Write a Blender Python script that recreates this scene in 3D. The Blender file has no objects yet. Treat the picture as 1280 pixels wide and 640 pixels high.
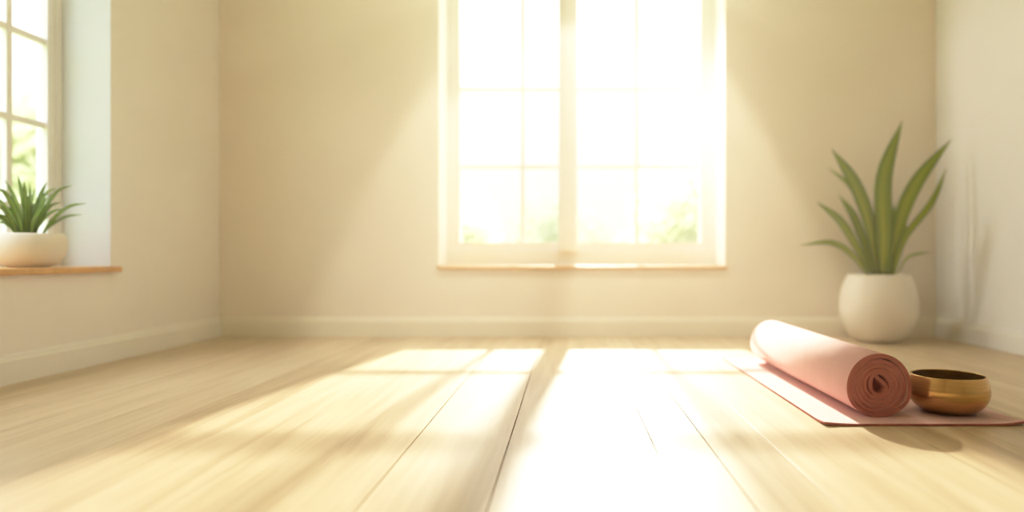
import bpy, bmesh, math, random
from mathutils import Vector, Matrix, noise

# ---------------------------------------------------------------- units
U = 0.40            # metres per unit: the camera stands one unit above the floor
FPX = 850.0         # focal length in pixels of the 1280 px wide frame
VX, VY = 710.0, 322.0
C = bpy.context.scene.collection
sc = bpy.context.scene
random.seed(7)


def W(px, py, d):
    """world point (in units) standing at depth d along the line of sight of a pixel"""
    return Vector(((px - VX) / FPX * d, d, 1.0 - (py - VY) / FPX * d))


# ---------------------------------------------------------------- materials
def new_mat(name):
    m = bpy.data.materials.new(name)
    m.use_nodes = True
    nt = m.node_tree
    return m, nt, nt.nodes['Principled BSDF'], nt.nodes['Material Output']


def N(nt, t, **kw):
    n = nt.nodes.new(t)
    for k, v in kw.items():
        if k in n.inputs:
            n.inputs[k].default_value = v
        else:
            setattr(n, k, v)
    return n


def ramp(nt, fac, stops):
    r = nt.nodes.new('ShaderNodeValToRGB')
    e = r.color_ramp.elements
    while len(e) < len(stops):
        e.new(0.5)
    for el, (p, c) in zip(e, stops):
        el.position = p
        el.color = (*c, 1)
    nt.links.new(fac, r.inputs['Fac'])
    return r


def speckle(name, c1, c2, rough, scale=6.0, bump=0.0, bscale=120.0, metallic=0.0, spec=0.5):
    m, nt, b, o = new_mat(name)
    tc = N(nt, 'ShaderNodeTexCoord')
    no = N(nt, 'ShaderNodeTexNoise', Scale=scale, Detail=4.0)
    nt.links.new(tc.outputs['Object'], no.inputs['Vector'])
    r = ramp(nt, no.outputs['Fac'], [(0.3, c1), (0.7, c2)])
    nt.links.new(r.outputs['Color'], b.inputs['Base Color'])
    b.inputs['Roughness'].default_value = rough
    b.inputs['Metallic'].default_value = metallic
    b.inputs['Specular IOR Level'].default_value = spec
    if bump:
        n2 = N(nt, 'ShaderNodeTexNoise', Scale=bscale, Detail=3.0)
        nt.links.new(tc.outputs['Object'], n2.inputs['Vector'])
        bp = N(nt, 'ShaderNodeBump', Strength=bump, Distance=0.002)
        nt.links.new(n2.outputs['Fac'], bp.inputs['Height'])
        nt.links.new(bp.outputs['Normal'], b.inputs['Normal'])
    return m


M = {}
M['wall'] = speckle('cream_wall_paint', (0.86, 0.785, 0.69), (0.89, 0.815, 0.72), 0.85, 3.0, 0.15, 90)
M['side'] = speckle('pale_wall_paint', (0.86, 0.835, 0.84), (0.89, 0.865, 0.87), 0.85, 3.0, 0.15, 90)
M['white'] = speckle('white_paint', (0.86, 0.85, 0.84), (0.90, 0.89, 0.88), 0.5, 4.0)
M['reveal'] = speckle('sky_tinted_reveal_paint', (0.70, 0.73, 0.78), (0.73, 0.76, 0.80), 0.8, 4.0)  # white reveal with the bluish sky light tinted into the colour
M['ceil'] = speckle('ceiling_paint', (0.85, 0.81, 0.73), (0.88, 0.84, 0.76), 0.9, 3.0)
M['pot'] = speckle('matt_ceramic', (0.80, 0.75, 0.67), (0.85, 0.80, 0.72), 0.55, 9.0, 0.1, 200)
M['soil'] = speckle('potting_soil', (0.06, 0.04, 0.025), (0.14, 0.09, 0.06), 0.95, 60.0, 0.8, 150)
M['ground'] = speckle('garden_grass', (0.30, 0.40, 0.14), (0.42, 0.50, 0.22), 0.9, 3.0)
M['bark'] = speckle('tree_bark', (0.20, 0.14, 0.09), (0.33, 0.25, 0.17), 0.9, 12.0, 0.5, 30)
M['gap'] = speckle('floor_gap', (0.20, 0.12, 0.05), (0.26, 0.16, 0.07), 0.9)
M['matt'] = speckle('pink_mat_foam', (0.72, 0.445, 0.42), (0.77, 0.485, 0.46), 0.8, 14.0, 0.35, 420, spec=0.25)
M['edge'] = speckle('red_mat_edge', (0.40, 0.145, 0.13), (0.48, 0.185, 0.165), 0.85, 22.0, 0.3, 300, spec=0.2)


def wood(name, stops, rough, sx=30.0, sy=1.6, per_plank=False, coat=0.0):
    """wood with the grain running along local Y"""
    m, nt, b, o = new_mat(name)
    tc = N(nt, 'ShaderNodeTexCoord')
    mp = N(nt, 'ShaderNodeMapping')
    mp.inputs['Scale'].default_value = (sx, sy, sx)
    nt.links.new(tc.outputs['Object'], mp.inputs['Vector'])
    no = N(nt, 'ShaderNodeTexNoise', Scale=1.0, Detail=6.0, Roughness=0.6, Distortion=0.6)
    fac = no.outputs['Fac']
    if per_plank:
        at = N(nt, 'ShaderNodeAttribute', attribute_name='tone')
        off = N(nt, 'ShaderNodeVectorMath', operation='MULTIPLY_ADD')
        off.inputs[1].default_value = (1, 1, 1)
        cmb = N(nt, 'ShaderNodeCombineXYZ')
        mul = N(nt, 'ShaderNodeMath', operation='MULTIPLY')
        mul.inputs[1].default_value = 37.0
        nt.links.new(at.outputs['Fac'], mul.inputs[0])
        nt.links.new(mul.outputs[0], cmb.inputs['Y'])
        nt.links.new(mp.outputs['Vector'], off.inputs[0])
        nt.links.new(cmb.outputs[0], off.inputs[2])
        nt.links.new(off.outputs[0], no.inputs['Vector'])
        mx = N(nt, 'ShaderNodeMath', operation='MULTIPLY_ADD')
        mx.inputs[1].default_value = 0.22
        nt.links.new(at.outputs['Fac'], mx.inputs[0])
        sub = N(nt, 'ShaderNodeMath', operation='SUBTRACT')
        sub.inputs[1].default_value = 0.11
        nt.links.new(fac, sub.inputs[0])
        nt.links.new(sub.outputs[0], mx.inputs[2])
        fac = mx.outputs[0]
    else:
        nt.links.new(mp.outputs['Vector'], no.inputs['Vector'])
    r = ramp(nt, fac, stops)
    col = r.outputs['Color']
    if per_plank:      # a few small knots
        vo = N(nt, 'ShaderNodeTexVoronoi', Scale=1.0)
        m2 = N(nt, 'ShaderNodeMapping')
        m2.inputs['Scale'].default_value = (2.3, 1.1, 1.0)
        nt.links.new(tc.outputs['Object'], m2.inputs['Vector'])
        nt.links.new(m2.outputs['Vector'], vo.inputs['Vector'])
        kr = ramp(nt, vo.outputs['Distance'], [(0.0, (0.45, 0.45, 0.45)), (0.035, (1, 1, 1))])
        mm = N(nt, 'ShaderNodeMix', data_type='RGBA', blend_type='MULTIPLY')
        mm.inputs[0].default_value = 0.6
        nt.links.new(col, mm.inputs[6])
        nt.links.new(kr.outputs['Color'], mm.inputs[7])
        col = mm.outputs[2]
    nt.links.new(col, b.inputs['Base Color'])
    b.inputs['Roughness'].default_value = rough
    bp = N(nt, 'ShaderNodeBump', Strength=0.08, Distance=0.002)
    nt.links.new(no.outputs['Fac'], bp.inputs['Height'])
    nt.links.new(bp.outputs['Normal'], b.inputs['Normal'])
    return m


M['floor'] = wood('pale_oak_boards', [(0.25, (0.44, 0.315, 0.185)), (0.5, (0.57, 0.435, 0.275)), (0.75, (0.65, 0.52, 0.355))], 0.36,
                  30, 1.6, True)
M['sill'] = wood('honey_oak', [(0.3, (0.55, 0.31, 0.11)), (0.7, (0.70, 0.43, 0.18))], 0.45, 2.5, 30)


def glass_mat():
    m, nt, b, o = new_mat('thin_window_glass')
    nt.nodes.remove(b)
    tr = N(nt, 'ShaderNodeBsdfTransparent')
    gl = N(nt, 'ShaderNodeBsdfGlossy', Roughness=0.02)
    lw = N(nt, 'ShaderNodeLayerWeight', Blend=0.5)
    pw = N(nt, 'ShaderNodeMath', operation='POWER')
    pw.inputs[1].default_value = 5.0
    nt.links.new(lw.outputs['Facing'], pw.inputs[0])
    fr = N(nt, 'ShaderNodeMath', operation='MULTIPLY_ADD')
    fr.inputs[1].default_value = 0.5
    fr.inputs[2].default_value = 0.015
    nt.links.new(pw.outputs[0], fr.inputs[0])
    no = N(nt, 'ShaderNodeTexNoise', Scale=2.0)
    r = ramp(nt, no.outputs['Fac'], [(0.3, (0.95, 0.97, 0.96)), (0.7, (0.97, 0.98, 0.97))])
    nt.links.new(r.outputs['Color'], tr.inputs['Color'])
    mx = N(nt, 'ShaderNodeMixShader')
    nt.links.new(fr.outputs[0], mx.inputs[0])
    nt.links.new(tr.outputs[0], mx.inputs[1])
    nt.links.new(gl.outputs[0], mx.inputs[2])
    nt.links.new(mx.outputs[0], o.inputs['Surface'])
    return m


M['glass'] = glass_mat()


def leaf_mat(name, dark, mid, light, trans=0.35, rough=0.45):
    m, nt, b, o = new_mat(name)
    uv = N(nt, 'ShaderNodeUVMap', uv_map='UVMap')
    sp = N(nt, 'ShaderNodeSeparateXYZ')
    nt.links.new(uv.outputs['UV'], sp.inputs[0])
    mp = N(nt, 'ShaderNodeMapping')
    mp.inputs['Scale'].default_value = (26, 1.5, 1)
    nt.links.new(uv.outputs['UV'], mp.inputs['Vector'])
    no = N(nt, 'ShaderNodeTexNoise', Scale=1.0, Detail=3.0)
    nt.links.new(mp.outputs['Vector'], no.inputs['Vector'])
    # darker towards both margins and the tip, paler along the middle
    d = N(nt, 'ShaderNodeMath', operation='SUBTRACT')
    d.inputs[1].default_value = 0.5
    nt.links.new(sp.outputs['X'], d.inputs[0])
    a = N(nt, 'ShaderNodeMath', operation='ABSOLUTE')
    nt.links.new(d.outputs[0], a.inputs[0])
    s1 = N(nt, 'ShaderNodeMath', operation='MULTIPLY_ADD')
    s1.inputs[1].default_value = 0.35
    nt.links.new(no.outputs['Fac'], s1.inputs[0])
    nt.links.new(a.outputs[0], s1.inputs[2])
    s2 = N(nt, 'ShaderNodeMath', operation='MULTIPLY_ADD')
    s2.inputs[1].default_value = 0.28
    nt.links.new(sp.outputs['Y'], s2.inputs[0])
    nt.links.new(s1.outputs[0], s2.inputs[2])
    r = ramp(nt, s2.outputs[0], [(0.15, light), (0.45, mid), (0.9, dark)])
    nt.links.new(r.outputs['Color'], b.inputs['Base Color'])
    b.inputs['Roughness'].default_value = rough
    tl = N(nt, 'ShaderNodeBsdfTranslucent')
    nt.links.new(r.outputs['Color'], tl.inputs['Color'])
    mx = N(nt, 'ShaderNodeMixShader')
    mx.inputs[0].default_value = trans
    nt.links.new(b.outputs[0], mx.inputs[1])
    nt.links.new(tl.outputs[0], mx.inputs[2])
    nt.links.new(mx.outputs[0], o.inputs['Surface'])
    return m


M['leaf'] = leaf_mat('broad_leaf', (0.15, 0.24, 0.02), (0.36, 0.45, 0.03), (0.60, 0.61, 0.06))
M['grassleaf'] = leaf_mat('narrow_leaf', (0.09, 0.17, 0.02), (0.24, 0.36, 0.04), (0.44, 0.52, 0.09))


def foliage_mat(name, c1, c2):
    m, nt, b, o = new_mat(name)
    tc = N(nt, 'ShaderNodeTexCoord')
    no = N(nt, 'ShaderNodeTexNoise', Scale=2.5, Detail=4.0)
    nt.links.new(tc.outputs['Object'], no.inputs['Vector'])
    r = ramp(nt, no.outputs['Fac'], [(0.3, c1), (0.7, c2)])
    nt.links.new(r.outputs['Color'], b.inputs['Base Color'])
    b.inputs['Roughness'].default_value = 0.6
    tl = N(nt, 'ShaderNodeBsdfTranslucent')
    nt.links.new(r.outputs['Color'], tl.inputs['Color'])
    mx = N(nt, 'ShaderNodeMixShader')
    mx.inputs[0].default_value = 0.45
    nt.links.new(b.outputs[0], mx.inputs[1])
    nt.links.new(tl.outputs[0], mx.inputs[2])
    nt.links.new(mx.outputs[0], o.inputs['Surface'])
    return m


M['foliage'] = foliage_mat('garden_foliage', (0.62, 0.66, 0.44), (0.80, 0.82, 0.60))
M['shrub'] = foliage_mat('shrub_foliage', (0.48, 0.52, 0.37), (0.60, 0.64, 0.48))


def brass_mat():
    m, nt, b, o = new_mat('brushed_brass')
    tc = N(nt, 'ShaderNodeTexCoord')
    mp = N(nt, 'ShaderNodeMapping')
    mp.inputs['Scale'].default_value = (6, 6, 260)
    nt.links.new(tc.outputs['Object'], mp.inputs['Vector'])
    no = N(nt, 'ShaderNodeTexNoise', Scale=1.0, Detail=4.0)
    nt.links.new(mp.outputs['Vector'], no.inputs['Vector'])
    r = ramp(nt, no.outputs['Fac'], [(0.3, (0.58, 0.37, 0.16)), (0.7, (0.74, 0.48, 0.21))])
    nt.links.new(r.outputs['Color'], b.inputs['Base Color'])
    b.inputs['Metallic'].default_value = 1.0
    b.inputs['Roughness'].default_value = 0.23
    bp = N(nt, 'ShaderNodeBump', Strength=0.06, Distance=0.001)
    nt.links.new(no.outputs['Fac'], bp.inputs['Height'])
    nt.links.new(bp.outputs['Normal'], b.inputs['Normal'])
    return m


M['brass'] = brass_mat()


def haze_mat():
    m, nt, b, o = new_mat('sunlit_haze')
    nt.nodes.remove(b)
    v = N(nt, 'ShaderNodeVolumeScatter', Density=0.042, Anisotropy=0.5)
    v.inputs['Color'].default_value = (1.0, 0.93, 0.78, 1)
    nt.links.new(v.outputs[0], o.inputs['Volume'])
    return m


M['haze'] = haze_mat()


# ---------------------------------------------------------------- object helpers
def link(name, me, parent=None):
    o = bpy.data.objects.new(name, me)
    C.objects.link(o)
    if parent:
        o.parent = parent
    return o


def obj(name, bm, mats, parent=None, origin=(0, 0, 0), smooth=False, bevel=0.0, kind=None):
    """bm is in units; origin (units) becomes the object's origin"""
    if not isinstance(mats, (list, tuple)):
        mats = [mats]
    og = Vector(origin)
    for v in bm.verts:
        v.co = (v.co - og) * U
    bmesh.ops.recalc_face_normals(bm, faces=bm.faces[:])
    me = bpy.data.meshes.new(name)
    bm.to_mesh(me)
    bm.free()
    for m in mats:
        me.materials.append(m)
    if smooth:
        for p in me.polygons:
            p.use_smooth = True
    o = link(name, me, parent)
    loc = og * U
    o.location = loc - parent.location if parent else loc
    if parent and parent.parent:
        o.location = o.location - parent.parent.location
    if bevel:
        md = o.modifiers.new('bevel', 'BEVEL')
        md.width = bevel * U
        md.segments = 3
        md.limit_method = 'ANGLE'
    if kind:
        o['kind'] = kind
    return o


def thing(name, loc, label=None, cat=None, group=None, kind=None):
    o = link(name, None)
    o.location = Vector(loc) * U
    o.empty_display_size = 0.05
    tag(o, label, cat, group, kind)
    return o


def tag(o, label=None, cat=None, group=None, kind=None):
    for k, v in (('label', label), ('category', cat), ('group', group), ('kind', kind)):
        if v:
            o[k] = v
    return o


def box(bm, x0, x1, y0, y1, z0, z1):
    v = [bm.verts.new((x, y, z)) for x in (x0, x1) for y in (y0, y1) for z in (z0, z1)]
    fs = [(0, 1, 3, 2), (4, 6, 7, 5), (0, 4, 5, 1), (2, 3, 7, 6), (0, 2, 6, 4), (1, 5, 7, 3)]
    return [bm.faces.new([v[i] for i in f]) for f in fs]


def lathe(bm, prof, cx, cy, n=64, mat=0):
    rings = []
    for r, z in prof:
        if r < 1e-5:
            rings.append([bm.verts.new((cx, cy, z))])
        else:
            rings.append([bm.verts.new((cx + r * math.cos(2 * math.pi * i / n), cy + r * math.sin(2 * math.pi * i / n), z))
                          for i in range(n)])
    for a, b in zip(rings, rings[1:]):
        for i in range(n):
            j = (i + 1) % n
            if len(a) == 1:
                f = bm.faces.new((a[0], b[i], b[j]))
            elif len(b) == 1:
                f = bm.faces.new((a[i], b[0], a[j]))
            else:
                f = bm.faces.new((a[i], b[i], b[j], a[j]))
            f.material_index = mat


def catmull(pts, n):
    """n+1 samples along a smooth curve through pts"""
    P = [Vector(p) for p in pts]
    P = [P[0] * 2 - P[1]] + P + [P[-1] * 2 - P[-2]]
    out = []
    segs = len(P) - 3
    for k in range(n + 1):
        t = k / n * segs
        i = min(int(t), segs - 1)
        u = t - i
        a, b, c, d = P[i:i + 4]
        out.append(0.5 * ((2 * b) + (c - a) * u + (2 * a - 5 * b + 4 * c - d) * u * u + (3 * b - a - 3 * c + d) * u ** 3))
    return out


# ---------------------------------------------------------------- room shell
XL, XR, YB, YF, ZC = -4.44, 4.69, 8.67, -5.2, 7.0
TH = 0.80
LT = 0.72

# floor: boards with real gaps between them, over a dark bed
seams = [-1.60, -1.20, -0.84, -0.32, 0.16, 0.457, 0.75]
random.seed(11)
x = seams[0]
while x > XL:
    x -= random.choice((0.36, 0.40, 0.44))
    seams.insert(0, x)
x = seams[-1]
while x < XR:
    x += random.choice((0.34, 0.40, 0.44))
    seams.append(x)
bm = bmesh.new()
tone = bm.faces.layers.float.new('tone')
G = 0.0030
DARK = (-0.84, -0.32, 0.457, 0.75)          # the wider, darker gaps
for a, b in zip(seams, seams[1:]):
    a, b = max(a, XL), min(b, XR)
    if b - a < 0.02:
        continue
    ys = [YF]
    y = YF + random.uniform(1.5, 5.0)
    ys.append(YB)
    for y0, y1 in zip(ys, ys[1:]):
        tn = random.random()
        # top face with a tiny chamfer running down into the gap
        ga = G if round(a, 3) in DARK else 0.0010
        gb = G if round(b, 3) in DARK else 0.0010
        o_ = [(a + ga, y0 + G), (b - gb, y0 + G), (b - gb, y1 - G), (a + ga, y1 - G)]
        c_ = 0.0005
        i_ = [(a + G + c_, y0 + G + c_), (b - G - c_, y0 + G + c_), (b - G - c_, y1 - G - c_), (a + G + c_, y1 - G - c_)]
        top = [bm.verts.new((p[0], p[1], 0)) for p in i_]
        mid = [bm.verts.new((p[0], p[1], -c_)) for p in o_]
        low = [bm.verts.new((p[0], p[1], -0.03)) for p in o_]
        fs = [bm.faces.new(top)]
        for k in range(4):
            l = (k + 1) % 4
            fs.append(bm.faces.new((top[k], mid[k], mid[l], top[l])))
            fs.append(bm.faces.new((mid[k], low[k], low[l], mid[l])))
        for f in fs:
            f[tone] = tn
bed = box(bm, XL - TH, XR + 0.3, YF - 0.3, YB + TH, -0.30, -0.03)
for f in bed:
    f.material_index = 1
obj('floor', bm, [M['floor'], M['gap']], kind='structure')

bm = bmesh.new()
box(bm, XL - TH, XR + 0.3, YF - 0.3, YB + TH, ZC, ZC + 0.3)
obj('ceiling', bm, M['ceil'], kind='structure')

# back wall with the window opening
OX0, OX1, OZ0, OZ1 = -1.645, 2.0, 0.875, 5.62


def wall_y(name, y0, y1, ox0, ox1, oz0, oz1):
    bm = bmesh.new()
    box(bm, XL, ox0, y0, y1, 0, ZC)
    box(bm, ox1, XR, y0, y1, 0, ZC)
    box(bm, ox0, ox1, y0, y1, 0, oz0)
    box(bm, ox0, ox1, y0, y1, oz1, ZC)
    bmesh.ops.remove_doubles(bm, verts=bm.verts[:], dist=1e-4)
    return bm


def paint_reveal(bm, ok):
    for f in bm.faces:
        c = f.calc_center_median()
        f.normal_update()
        f.material_index = 1 if ok(c, f.normal) else 0


bm = wall_y('wall_back', YB, YB + TH, OX0, OX1, OZ0, OZ1)
paint_reveal(bm, lambda c, n: OX0 - .01 < c.x < OX1 + .01 and OZ0 - .01 < c.z < OZ1 + .01 and abs(n.y) < .5)
obj('wall_back', bm, [M['wall'], M['white']], kind='structure')

# left wall with its own opening
LY0, LY1, LZ0, LZ1 = 3.3, 6.60, 0.86, 5.62
bm = bmesh.new()
x0, x1 = XL - LT, XL
box(bm, x0, x1, YF, LY0, 0, ZC)
box(bm, x0, x1, LY1, YB + TH, 0, ZC)
box(bm, x0, x1, LY0, LY1, 0, LZ0)
box(bm, x0, x1, LY0, LY1, LZ1, ZC)
bmesh.ops.remove_doubles(bm, verts=bm.verts[:], dist=1e-4)
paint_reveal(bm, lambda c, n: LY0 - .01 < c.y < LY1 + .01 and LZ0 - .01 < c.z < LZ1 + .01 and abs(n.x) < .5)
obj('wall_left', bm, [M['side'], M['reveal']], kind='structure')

bm = bmesh.new()
box(bm, XR, XR + 0.3, YF, YB + TH, 0, ZC)
M['right'] = speckle('sky_tinted_wall_paint', (0.84, 0.84, 0.85), (0.87, 0.87, 0.88), 0.85, 3.0, 0.15, 90)  # right wall's own copy, cool light from the left window put into the colour
obj('wall_right', bm, M['right'], kind='structure')
bm = bmesh.new()
box(bm, XL - LT, XR + 0.3, YF - 0.3, YF, 0, ZC)
obj('wall_front', bm, M['side'], kind='structure')


def skirting(name, pts, nrm):
    """stepped baseboard: profile swept along a straight run"""
    a, b = Vector((*pts[0], 0)), Vector((*pts[1], 0))
    n = Vector((*nrm, 0))
    prof = [(0, 0), (0.045, 0), (0.045, 0.185), (0.036, 0.196), (0.030, 0.222), (0.018, 0.236), (0, 0.236)]
    bm = bmesh.new()
    R = [[bm.verts.new(p + n * d + Vector((0, 0, z))) for d, z in prof] for p in (a, b)]
    k = len(prof)
    for i in range(k):
        bm.faces.new((R[0][i], R[0][(i + 1) % k], R[1][(i + 1) % k], R[1][i]))
    bm.faces.new(R[0])
    bm.faces.new(R[1][::-1])
    return obj(name, bm, M['white'] if name != 'baseboard_back' else M['wallwhite'], kind='structure')


M['wallwhite'] = speckle('cream_white_paint', (0.83, 0.78, 0.66), (0.86, 0.81, 0.69), 0.5, 4.0)
skirting('baseboard_back', ((XL, YB), (XR, YB)), (0, -1))
skirting('baseboard_left', ((XL, YF), (XL, YB - 0.045)), (1, 0))
skirting('baseboard_right', ((XR, YF), (XR, YB - 0.045)), (-1, 0))


# ---------------------------------------------------------------- windows
def make_window(name, to_world, w0, w1, z0, z1, mull, bars, rows, glass, depth, sill):
    """window built in a flat (w, d, z) frame: w along the wall, d outwards; to_world maps it.
    bars: for each sash (g0, g1, bar positions)"""
    root = thing(name, to_world(0.5 * (w0 + w1), 0, z0), kind='structure')

    def put(bm_, nm, mat, parent=root, bevel=0.008):
        for v in bm_.verts:
            v.co = to_world(*v.co)
        return obj(nm, bm_, mat, parent, bevel=bevel)

    d0, d1 = depth
    gz0, gz1 = glass
    b = bmesh.new()
    lo, hi = bars[0][0] - 0.09, bars[-1][1] + 0.09
    box(b, w0, lo, d0, d1, z0, z1)
    box(b, hi, w1, d0, d1, z0, z1)
    box(b, lo, hi, d0, d1, z0, gz0 - 0.12)
    box(b, lo, hi, d0, d1, gz1 + 0.09, z1)
    put(b, 'window_frame', M['white'], bevel=0.0)
    if mull:
        b = bmesh.new()
        box(b, mull[0], mull[1], d0 - 0.07, d1, gz0 - 0.12, gz1 + 0.09)
        put(b, 'mullion', M['white'])
    for g0, g1, bs in bars:
        b = bmesh.new()
        e_ = (d1 - d0) * 0.16
        s0, s1 = d0 + e_, d1 - e_
        r0 = max(g0 - 0.09, mull[1]) if mull and g0 > mull[0] else g0 - 0.09
        r1 = min(g1 + 0.09, mull[0]) if mull and g1 < mull[1] else g1 + 0.09
        if r0 < g0:
            box(b, r0, g0, s0, s1, gz0 - 0.12, gz1 + 0.09)
        if r1 > g1:
            box(b, g1, r1, s0, s1, gz0 - 0.12, gz1 + 0.09)
        box(b, g0, g1, s0, s1, gz0 - 0.12, gz0)
        box(b, g0, g1, s0, s1, gz1, gz1 + 0.09)
        sash = put(b, 'sash', M['white'], bevel=0.0)
        b = bmesh.new()
        for z in rows:
            box(b, g0, g1, s0 + e_, s1 - e_, z - 0.029, z + 0.029)
        for w in bs:
            box(b, w - 0.031, w + 0.031, s0 + e_ * 0.8, s1 - e_ * 0.8, gz0, gz1)
        put(b, 'glazing_bars', M['white'], sash, bevel=0.0)
        b = bmesh.new()
        dm = 0.5 * (s0 + s1)
        box(b, g0, g1, dm - 0.005, dm + 0.005, gz0, gz1)
        put(b, 'pane', M['glass'], sash, bevel=0.0)
    b = bmesh.new()
    box(b, *sill)
    s = put(b, 'window_sill', M['sill'])
    s['label'] = 'thin honey coloured wooden sill'
    return root


DW = 0.60
rows_b = [2.243, 3.31, 4.62]
W1 = make_window('window_1', lambda w, d, z: Vector((w, YB + d, z)), OX0, OX1, OZ0, OZ1, (-0.13, 0.13),
                 [(-1.47, -0.13, [-0.62]), (0.13, 1.81, [0.94])], rows_b, (1.207, 5.43), (DW, DW + 0.19),
                 (OX0 + 0.001, OX1 - 0.001, 0.0, DW, OZ0, OZ0 + 0.02))
W2 = make_window('window_2', lambda w, d, z: Vector((XL - d, w, z)), LY0, LY1, LZ0, LZ1, None,
                 [(3.50, 6.44, [4.02, 4.52, 5.02, 5.52, 6.02])], [1.46, 2.25, 3.04, 3.83, 4.62], (1.0, 5.42),
                 (0.47, 0.59), (LY0 + 0.001, LY1 - 0.001, 0.0, 0.47, LZ0, LZ0 + 0.055))


def nosing(root, mat, b0):
    b = bmesh.new()
    box(b, *b0)
    o = obj('sill_nosing', b, mat, root, bevel=0.012)
    o['label'] = 'rounded front edge of the wooden sill'


nosing(W1, M['sill'], (OX0 - 0.02, OX1 + 0.02, YB - 0.05, YB, OZ0 - 0.03, OZ0 + 0.02))
nosing(W2, M['sill'], (XL, XL + 0.075, LY0 - 0.07, LY1 + 0.07, LZ0, LZ0 + 0.055))


# ---------------------------------------------------------------- leaves
def leaf(parent, pts, width, mat, name='leaf', fold=0.25, side=(0, -1, 0), n=18, peak=0.45, base_w=0.35):
    """a blade along the curve pts (units); width is the full width at its widest"""
    cur = catmull(pts, n)
    view = Vector(side)
    b = bmesh.new()
    uvl = b.loops.layers.uv.new('UVMap')
    rows = []
    for k, p in enumerate(cur):
        t = k / n
        tg = (cur[min(k + 1, n)] - cur[max(k - 1, 0)]).normalized()
        s = tg.cross(view).normalized()
        up = s.cross(tg).normalized()
        if t < peak:
            w = base_w + (1 - base_w) * math.sin(math.pi / 2 * t / peak)
        else:
            w = math.cos(math.pi / 2 * ((t - peak) / (1 - peak)) ** 1.25)
        w = max(w, 0.02) * width * 0.5
        row = []
        for u in (-1, -0.55, 0, 0.55, 1):
            row.append((b.verts.new(p + s * (u * w) + up * (abs(u) * w * fold)), (u + 1) / 2, t))
        rows.append(row)
    for r0, r1 in zip(rows, rows[1:]):
        for i in range(4):
            q = (r0[i], r0[i + 1], r1[i + 1], r1[i])
            f = b.faces.new([v[0] for v in q])
            for lp, v in zip(f.loops, q):
                lp[uvl].uv = (v[1], v[2])
    o = obj(name, b, mat, parent, origin=cur[0], smooth=True)
    md = o.modifiers.new('thickness', 'SOLIDIFY')
    md.thickness = 0.0012
    md.offset = 0
    return o


# ---------------------------------------------------------------- big plant in the right corner
PD = 8.12
PX = (1098 - VX) / FPX * PD
plant = thing('potted_plant', (PX, PD, 0), 'tall broad-leaved green plant in a round white pot on the floor in the corner', 'plant')
s = PD / FPX
prof_o = [(0.0, 0.0), (21, 0.0), (25, 1.0), (33, 8), (40, 18), (44.5, 29), (46.2, 41), (45.6, 53), (43, 66), (39.5, 76), (37.2, 81),
          (36.3, 83.5), (34.8, 83.8), (33.8, 82)]
prof_i = [(35.5, 76), (36.5, 70)]
b = bmesh.new()
lathe(b, [(r * s, z * s) for r, z in prof_o + prof_i + [(36.5, 60), (0, 60)]], PX, PD)
pot = obj('pot', b, M['pot'], plant, origin=(PX, PD, 0), smooth=True)
pot['label'] = 'round matt white ceramic pot'
b = bmesh.new()
lathe(b, [(0, 79 * s), (16 * s, 78.5 * s), (30 * s, 77 * s), (35.0 * s, 75 * s), (35.5 * s, 72 * s), (0, 70 * s)], PX, PD, 40)
for v in b.verts:
    v.co.z += 0.008 * noise.noise(v.co * 14)
obj('soil', b, M['soil'], pot, origin=(PX, PD, 70 * s), smooth=True)


def cp(cx, cy, d):      # point of the plant, measured on an enlarged view of it
    return W(990 + cx / 3.048, 140 + cy / 3.048, d)


LV = [  # control points, width, depth offset of the tip, fold
    ([(345, 625), (348, 480), (347, 250), (420, 33)], 68, -0.02, 0.28),
    ([(325, 625), (292, 430), (232, 270), (150, 140)], 60, -0.15, 0.30),
    ([(372, 625), (408, 420), (478, 262), (608, 103)], 54, -0.10, 0.30),
    ([(385, 625), (430, 478), (530, 345), (590, 212)], 27, 0.10, 0.3),
    ([(305, 625), (245, 515), (180, 415), (94, 342)], 36, -0.22, 0.3),
    ([(295, 628), (235, 550), (150, 498), (28, 508)], 22, -0.10, 0.3),
    ([(315, 622), (270, 490), (232, 395), (178, 315)], 34, 0.22, 0.3),
    ([(330, 622), (290, 430), (225, 290), (138, 212)], 24, 0.30, 0.3),
    ([(395, 628), (435, 560), (480, 540), (532, 536)], 9, 0.12, 0.3),
    ([(372, 622), (398, 530), (420, 470), (436, 425)], 34, 0.06, 0.3),
    ([(360, 622), (366, 520), (372, 430), (392, 350)], 34, 0.12, 0.3),
]
for i, (pts, w, dy, fold) in enumerate(LV):
    n_ = len(pts)
    P = [cp(px, py, PD + (0.02 * ((i * 7) % 5 - 2)) + dy * (k / (n_ - 1))) for k, (px, py) in enumerate(pts)]
    leaf(plant, P, w / 3.048 * s, M['leaf'], fold=fold, side=(0.25 * math.sin(i * 2.1), -1, 0.1), base_w=0.30, peak=0.5)

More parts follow.
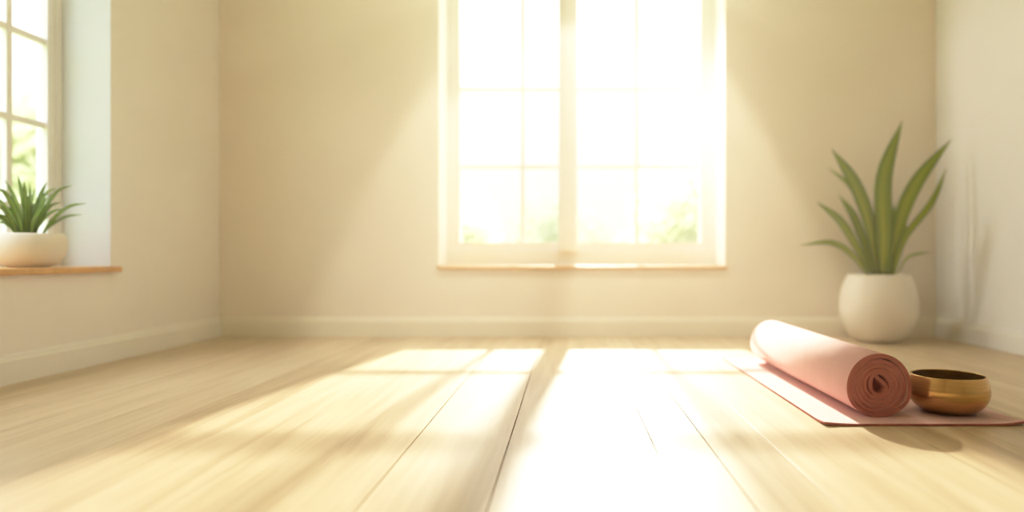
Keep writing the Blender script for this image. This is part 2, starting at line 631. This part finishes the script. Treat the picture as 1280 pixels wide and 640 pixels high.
# ---------------------------------------------------------------- small plant on the left sill
SZ = LZ0 + 0.055
QD = 5.86
QX = (37 - VX) / FPX * QD
small = thing('potted_grass', (QX, QD, SZ), 'small grassy green plant in a white bowl planter on the left window sill', 'plant')
s2 = QD / FPX
b = bmesh.new()
lathe(b, [(r * s2, SZ + z * s2) for r, z in
          [(0, 0), (20, 0), (22, 0.8), (29, 6), (35, 13), (38.8, 22), (39.5, 30), (38.5, 36), (36.4, 41), (35.6, 42.3), (34.4, 42.3),
           (33.8, 41), (35.4, 35), (35, 28), (0, 28)]], QX, QD)
pot2 = obj('pot', b, M['pot'], small, origin=(QX, QD, SZ), smooth=True)
pot2['label'] = 'low white bowl shaped ceramic planter'
b = bmesh.new()
lathe(b, [(0, SZ + 39 * s2), (20 * s2, SZ + 38.5 * s2), (33.5 * s2, SZ + 37 * s2), (34 * s2, SZ + 35 * s2), (0, SZ + 33 * s2)], QX, QD, 40)
for v in b.verts:
    v.co.z += 0.006 * noise.noise(v.co * 17)
obj('soil', b, M['soil'], pot2, origin=(QX, QD, SZ + 33 * s2), smooth=True)


def qp(cx, cy, d):
    px = cx / 4.27
    xlim = -(0.46 - 0.03) + XL              # stays clear of the glass
    d = min(d, abs(xlim) * FPX / (VX - px))
    return W(px, 200 + cy / 4.27, d)


tips = [(95, 78, 0.0), (-25, 150, -0.15), (252, 115, 0.1), (388, 135, 0.05), (462, 230, -0.1), (440, 290, 0.1), (186, 150, 0.15),
        (128, 108, -0.1), (-45, 235, -0.25), (-40, 290, -0.2), (275, 178, -0.15), (35, 140, 0.1), (-70, 190, -0.1), (215, 205, 0.05),
        (330, 225, 0.2), (150, 190, -0.2), (60, 190, -0.25), (105, 150, 0.12), (300, 150, -0.05), (240, 240, -0.25), (10, 250, 0.15),
        (180, 230, 0.2), (345, 260, -0.2), (-20, 330, 0.1), (85, 240, -0.28), (130, 260, -0.25), (205, 270, -0.3), (-90, 280, -0.05),
        (20, 100, 0.05), (160, 120, 0.05)]
random.seed(5)
for i, (tx, ty, dy) in enumerate(tips):
    bx_ = 150 + (tx - 150) * 0.22 + random.uniform(-14, 14)
    by_ = 398
    hgt = by_ - ty
    spread = tx - bx_
    mid1 = (bx_ + spread * 0.22, by_ - hgt * 0.45)
    mid2 = (bx_ + spread * 0.60, by_ - hgt * (0.88 if abs(spread) > 120 else 0.78))
    pts = [(bx_, by_), mid1, mid2, (tx, ty)]
    d0 = QD + dy * 0.25
    P = [qp(px, py, d0 + dy * 0.75 * (k / 3) ** 1.3) for k, (px, py) in enumerate(pts)]
    leaf(small, P, random.uniform(19, 27) / 4.27 * s2, M['grassleaf'], fold=0.35, side=(0.3 * math.sin(i), -1, 0.2), n=14, peak=0.35,
         base_w=0.55)

# ---------------------------------------------------------------- flat mat
MT = 0.015
MX0, MX1, MY0, MY1 = 1.52, 2.735, 4.03, 6.64
b = bmesh.new()
nx, ny = 26, 46
zoff = {}


def mat_lift(xx, yy):
    # the corners of the mat lift off the boards a touch
    z = 0.0
    for cx_, cy_, h in ((MX0, MY0, 0.012), (MX1, MY0, 0.022), (MX0, MY1, 0.004)):
        d = math.hypot(xx - cx_, yy - cy_)
        z += h * max(0, 1 - d / 0.20) ** 2
    return z


grid = {}
for top in (0, 1):
    for i in range(nx + 1):
        for j in range(ny + 1):
            xx = MX0 + (MX1 - MX0) * i / nx
            yy = MY0 + (MY1 - MY0) * j / ny
            grid[top, i, j] = b.verts.new((xx, yy, 0.0005 + mat_lift(xx, yy) + MT * top))
for i in range(nx):
    for j in range(ny):
        b.faces.new((grid[1, i, j], grid[1, i + 1, j], grid[1, i + 1, j + 1], grid[1, i, j + 1]))
        b.faces.new((grid[0, i, j], grid[0, i, j + 1], grid[0, i + 1, j + 1], grid[0, i + 1, j]))
for i in range(nx):
    for j in (0, ny):
        b.faces.new((grid[0, i, j], grid[0, i + 1, j], grid[1, i + 1, j], grid[1, i, j])).material_index = 1
for j in range(ny):
    for i in (0, nx):
        b.faces.new((grid[0, i, j], grid[0, i, j + 1], grid[1, i, j + 1], grid[1, i, j])).material_index = 1
ym = obj('yoga_mat', b, [M['matt'], M['edge']], origin=(MX0, MY0, 0), bevel=0.003)
tag(ym, 'flat pink mat lying on the floorboards under the roll and the bowl', 'yoga mat')

# ---------------------------------------------------------------- rolled mat
RX, RZ = 1.918, 0.2005 + MT + 0.001
RY0, RY1 = 4.19, 6.40
k_ = 0.2 / 240.0
inner = [(1.14 * a_, 1.14 * b_) for a_, b_ in [(-38, 78), (5, 44), (46, 6), (55, -30), (34, -62), (0, -72), (-34, -58), (-57, -18), (-56, 28), (-40, 70), (-2, 88), (40, 74),
         (72, 40)]]
T = 0.0258
pitch = 0.0292
path = [Vector((p[0] * k_, 0, p[1] * k_)) for p in inner]
th0 = math.atan2(inner[-1][1], inner[-1][0])
r0 = math.hypot(inner[-1][0], inner[-1][1]) * k_
r_end = 0.2 - T / 2
turns = (r_end - r0) / pitch
tot = turns * 2 * math.pi
steps = int(turns * 40)
for i in range(1, steps + 1):
    a = i / steps * tot
    r = r0 + pitch * a / (2 * math.pi)
    th = th0 - a
    wob = 0.0016 * noise.noise(Vector((a * 0.7, 1.3, 0))) * min(1, a / 2) * (1 - a / tot)
    path.append(Vector(((r + wob) * math.cos(th), 0, (r + wob) * math.sin(th))))
# one last loose turn, standing a little off the one beneath it at the lower left and right
aend = th0 - tot
xt = 1.0
i = 0
while True:
    i += 1
    a = i * 2 * math.pi / 48
    th = aend - a
    if a > 2 * math.pi * 0.5 and abs((th + math.radians(52) + math.pi) % (2 * math.pi) - math.pi) < math.pi / 40:
        break
    g = 0.0
    for c_, h_, w_ in ((math.radians(-150), 0.011, 0.5), (math.radians(-30), 0.014, 0.45)):
        dd = (th - c_ + math.pi) % (2 * math.pi) - math.pi
        g += h_ * math.exp(-(dd / w_) ** 2)
    r = r_end + pitch * min(1, a / 1.2) * 0.55 + g * min(1, a / 0.8)
    path.append(Vector((r * math.cos(th), 0, r * math.sin(th))))
x_lo, x_hi = min(p.x for p in path) - T / 2, max(p.x for p in path) + T / 2
sc_ = 0.400 / (x_hi - x_lo)
path = [(p - Vector(((x_lo + x_hi) / 2, 0, 0))) * sc_ for p in path]
T *= sc_
sm = [path[0]]
for p in path[1:]:
    if (p - sm[-1]).length > 0.004:
        sm.append(p)
path = catmull(sm, len(sm) * 2)
zlow = min(p.z for p in path) - T / 2
RZ = MT + 0.0015 - zlow
b = bmesh.new()
L = len(path)
secs = []
for i, p in enumerate(path):
    t = (path[min(i + 1, L - 1)] - path[max(i - 1, 0)]).normalized()
    nrm = Vector((t.z, 0, -t.x))
    f = i / (L - 1)
    dy = 0.004 * noise.noise(Vector((f * 5.0, 4.2, 0))) + 0.008 * (1 - f)
    taper = 1.0 if f > 0.01 else 0.75 + 0.25 * f / 0.01
    A, Bq = p + nrm * (T / 2 * taper), p - nrm * (T / 2 * taper)
    c = 0.0014                      # rounded rim of the foam
    row = []
    for q, yy in ((A, RY1), (A, RY0 + dy + c), (A.lerp(Bq, 0.14), RY0 + dy), (A.lerp(Bq, 0.86), RY0 + dy), (Bq, RY0 + dy + c), (Bq, RY1)):
        row.append(b.verts.new((RX + q.x, yy, RZ + q.z)))
    secs.append(row)
for q_, (r0_, r1_) in enumerate(zip(secs, secs[1:])):
    for i in range(6):
        j = (i + 1) % 6
        f = b.faces.new((r0_[i], r0_[j], r1_[j], r1_[i]))
        f.material_index = 1 if i in (1, 2, 3, 5) or q_ < 0.2 * L else 0  # innermost turns take the dark edge colour, painting the shade of the hole
# added dark disc, not part of the roll: blocks light shining through the tube
light_plug = [b.verts.new((RX + 0.058 * math.cos(t_ * math.pi / 8), RY0 + 0.10, RZ + 0.062 * math.sin(t_ * math.pi / 8))) for t_ in range(16)]
b.faces.new(light_plug).material_index = 1
for r_ in (secs[0], secs[-1]):
    b.faces.new(r_).material_index = 1
rm = obj('rolled_yoga_mat', b, [M['matt'], M['edge']], origin=(RX, RY0, MT), smooth=False)
for p in rm.data.polygons:
    p.use_smooth = abs(p.normal.y) < 0.3
tag(rm, 'tightly rolled pink mat with its spiral end facing forward on the flat mat', 'rolled mat')

# ---------------------------------------------------------------- brass bowl
BX, BY = 2.430, 4.35
bz = MT + 0.001
bowl = [(0, 0), (0.10, 0), (0.132, 0.003), (0.168, 0.014), (0.206, 0.040), (0.231, 0.074), (0.2435, 0.112), (0.243, 0.145),
        (0.2365, 0.178), (0.2275, 0.203), (0.2225, 0.2165), (0.2215, 0.220), (0.2190, 0.2215), (0.2125, 0.2212), (0.2100, 0.2195),
        (0.2105, 0.215), (0.216, 0.200), (0.2245, 0.175), (0.230, 0.145), (0.230, 0.112), (0.218, 0.080), (0.194, 0.050), (0.160, 0.027),
        (0.13, 0.018), (0, 0.014)]
bowl = [(r * 0.978, z * 1.075) for r, z in bowl]
b = bmesh.new()
lathe(b, [(r, bz + z) for r, z in bowl], BX, BY, 96)
lip = max(range(len(bowl)), key=lambda i_: bowl[i_][1])
b.faces.ensure_lookup_table()
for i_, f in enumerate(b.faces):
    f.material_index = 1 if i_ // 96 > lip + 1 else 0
M['bowl_inside'] = speckle('dark_brass_inside', (0.26, 0.165, 0.07), (0.36, 0.24, 0.10), 0.5, 30.0, metallic=1.0)  # darker, rougher brass on the inner faces
bo = obj('singing_bowl', b, [M['brass'], M['bowl_inside']], origin=(BX, BY, bz), smooth=True)
md = bo.modifiers.new('smooth', 'SUBSURF')
md.levels = md.render_levels = 1
tag(bo, 'brushed brass singing bowl on the pink mat beside the roll', 'bowl')

# ---------------------------------------------------------------- garden outside
b = bmesh.new()
box(b, -60, 60, YB + TH + 0.05, 70, -0.9, -0.6)
box(b, -60, XL - LT - 0.1, -30, YB + TH + 0.05, -0.9, -0.6)
obj('garden_ground', b, M['ground'], kind='structure')


def plant_out(name, cx, cy, h, rx, rz, count, label, cat, group, trunk=True, size=0.16, seed=1):
    rnd = random.Random(seed)
    root = thing(name, (cx, cy, -0.6), label, cat, group)
    b = bmesh.new()
    blobs = [(Vector((rnd.uniform(-.5, .5) * rx, rnd.uniform(-.5, .5) * rx, rnd.uniform(-.5, .5) * rz)), rnd.uniform(.45, .7)) for _ in range(9)]
    for _ in range(count):
        bc, br = rnd.choice(blobs)
        v = Vector((rnd.gauss(0, 1), rnd.gauss(0, 1), rnd.gauss(0, 1))).normalized() * (rnd.random() ** 0.4)
        p = bc + Vector((v.x * rx * br, v.y * rx * br, v.z * rz * br)) + Vector((cx, cy, h))
        if p.z < -0.55:
            continue
        q = Vector((rnd.gauss(0, 1), rnd.gauss(0, 1), rnd.gauss(0, 1))).normalized()
        t = q.orthogonal().normalized()
        u = q.cross(t)
        l = size * rnd.uniform(0.6, 1.2)
        w = l * 0.45
        b.faces.new([b.verts.new(p + d) for d in (t * -l, u * w - t * 0.2 * l, t * l, u * -w - t * 0.2 * l)])
    obj('foliage', b, M['foliage' if trunk else 'shrub'], root, origin=(cx, cy, h))
    b = bmesh.new()
    n = 10
    zs = [(-0.65, 0.16), (0.3, 0.11), (h, 0.07), (h + rz * 0.6, 0.02)] if trunk else [(-0.65, 0.08), (0.2, 0.06), (h + rz * 0.3, 0.02)]
    R = [[b.verts.new((cx + r * math.cos(i * 2 * math.pi / n) + 0.05 * math.sin(z), cy + r * math.sin(i * 2 * math.pi / n), z)) for i in range(n)]
         for z, r in zs]
    for a_, c_ in zip(R, R[1:]):
        for i in range(n):
            b.faces.new((a_[i], a_[(i + 1) % n], c_[(i + 1) % n], c_[i]))
    b.faces.new(R[0])
    b.faces.new(R[-1])
    obj('trunk' if trunk else 'stem', b, M['bark'], root, origin=(cx, cy, -0.6), smooth=True)


plant_out('garden_shrub', -3.4, 18.0, 1.3, 1.75, 2.0, 6000, 'pale green shrub outside the left panes of the back window', 'shrub', None, False, seed=3)
plant_out('garden_shrub', -0.1, 23.5, 1.1, 2.0, 2.1, 6000, 'low pale shrub outside the middle of the back window', 'shrub', None, False, seed=4)
plant_out('garden_shrub', 3.3, 18.6, 1.4, 1.8, 2.1, 6000, 'taller pale green shrub outside the right panes of the back window', 'shrub', None, False, seed=5)
plant_out('garden_tree', -14.2, 17.0, 3.4, 2.3, 2.2, 7000, 'leafy sunlit tree seen through the left window', 'tree', None, True, size=0.2, seed=6)
plant_out('garden_shrub', -9.8, 11.6, 0.9, 1.3, 1.3, 3500, 'green shrub low outside the left window behind the small plant', 'shrub', None, False, seed=7)

# ---------------------------------------------------------------- haze in the room
b = bmesh.new()
box(b, XL - 0.62, XR + 0.02, 3.85, YB + 0.58, -0.02, ZC + 0.02)
hz = obj('haze', b, M['haze'], kind='stuff')
tag(hz, 'thin warm haze glowing in the light before the back window', 'haze')

# ---------------------------------------------------------------- light
w = bpy.data.worlds.new('sky')
sc.world = w
w.use_nodes = True
nt = w.node_tree
bg = nt.nodes['Background']
tc = N(nt, 'ShaderNodeTexCoord')
sp = N(nt, 'ShaderNodeSeparateXYZ')
nt.links.new(tc.outputs['Generated'], sp.inputs[0])
mr = N(nt, 'ShaderNodeMapRange')
mr.inputs['From Min'].default_value = -1
mr.inputs['From Max'].default_value = 1
nt.links.new(sp.outputs['Y'], mr.inputs['Value'])
r = ramp(nt, mr.outputs[0], [(0.4, (0.94, 0.95, 1.0)), (0.85, (1.0, 0.94, 0.85))])
nt.links.new(r.outputs['Color'], bg.inputs['Color'])
st = ramp(nt, sp.outputs['Z'], [(0.0, (0.9, 0.9, 0.9)), (0.12, (1.1, 1.1, 1.1)), (0.36, (2.5, 2.5, 2.5)), (1.0, (8.0, 8.0, 8.0))])
# the open sky on the left-hand side of the house is brighter
lx = N(nt, 'ShaderNodeMapRange')
lx.inputs['From Min'].default_value = 0.3
lx.inputs['From Max'].default_value = -0.9
lx.inputs['To Min'].default_value = 1.0
lx.inputs['To Max'].default_value = 1.5
nt.links.new(sp.outputs['X'], lx.inputs['Value'])
ml = N(nt, 'ShaderNodeMath', operation='MULTIPLY')
nt.links.new(st.outputs['Color'], ml.inputs[0])
nt.links.new(lx.outputs[0], ml.inputs[1])
nt.links.new(ml.outputs[0], bg.inputs['Strength'])

DL, HL, XS = 16.0, 12.6, 1.0
ld = bpy.data.lights.new('low_sun', 'SPOT')
ld.energy = 12300
ld.color = (1.0, 0.91, 0.765)
ld.shadow_soft_size = 0.38 * U
ld.spot_size = math.radians(75)
ld.spot_blend = 0.3
lo = bpy.data.objects.new('low_sun', ld)
C.objects.link(lo)
lo.location = Vector((XS, YB + DW + DL, HL)) * U
tgt = Vector((0.1, 6.5, 1.0)) * U
lo.rotation_euler = (tgt - lo.location).to_track_quat('-Z', 'Y').to_euler()

# added fill lamp, no real fixture: imitates the diagonal glow around the back window
sd = bpy.data.lights.new('wall_glow_fill', 'SPOT')
sd.energy = 95
sd.color = (1.0, 0.90, 0.72)
sd.shadow_soft_size = 0.04
sd.spot_size = math.radians(55)
sd.spot_blend = 0.22
so = bpy.data.objects.new('wall_glow_fill', sd)
C.objects.link(so)
so.location = Vector((0.17, 6.0, 6.9)) * U
so.rotation_euler = Vector((0, math.sin(math.radians(23.3)), -math.cos(math.radians(23.3)))).to_track_quat('-Z', 'Y').to_euler()

# added lamp standing in for light scattered sideways out of the window recess
gd = bpy.data.lights.new('recess_fill', 'SPOT')
gd.energy = 31
gd.color = (1.0, 0.95, 0.86)
gd.shadow_soft_size = 0.085
gd.spot_size = math.radians(80)
gd.spot_blend = 0.7
go = bpy.data.objects.new('recess_fill', gd)
C.objects.link(go)
go.location = Vector((0.3, 8.82, 3.8)) * U
go.rotation_euler = (Vector((4.69, 7.8, 1.5)) - Vector((0.3, 8.82, 3.8))).to_track_quat('-Z', 'Y').to_euler()

# ---------------------------------------------------------------- camera
cam = bpy.data.cameras.new('camera')
cam.sensor_width = 36
cam.lens = FPX / 1280 * 36
cam.shift_x = -(VX - 640) / 1280
cam.shift_y = (VY - 320) / 1280
cam.clip_start = 0.02
cam.dof.use_dof = True
cam.dof.focus_distance = 4.25 * U
cam.dof.aperture_fstop = 0.95
co = bpy.data.objects.new('camera', cam)
C.objects.link(co)
co.location = (0, 0, U)
co.rotation_euler = (math.radians(90), 0, 0)
sc.camera = co

# ---------------------------------------------------------------- look
sc.view_settings.view_transform = 'Standard'
sc.view_settings.look = 'None'
sc.view_settings.exposure = 0.24
# a soft shoulder in the highlights, like the photograph's
sc.view_settings.use_curve_mapping = True
cmap = sc.view_settings.curve_mapping
WL = 3.0
cmap.white_level = (WL, WL, WL)
cv = cmap.curves[3]


def shoulder(l):
    return l if l <= 0.5 else 0.5 + 0.5 * (1 - math.exp(-(l - 0.5) / 0.5))


cv.points[0].location = (0, 0)
cv.points[-1].location = (1, 1)
for l in (0.25, 0.5, 0.75, 1.0, 1.4, 2.0):
    cv.points.new(l / WL, shoulder(l))
cmap.update()
cy = sc.cycles
cy.max_bounces = 10
cy.diffuse_bounces = 6
cy.glossy_bounces = 4
cy.transparent_max_bounces = 16
cy.volume_bounces = 1
cy.sample_clamp_indirect = 2.5
cy.use_denoising = True
cy.caustics_reflective = False
cy.caustics_refractive = False
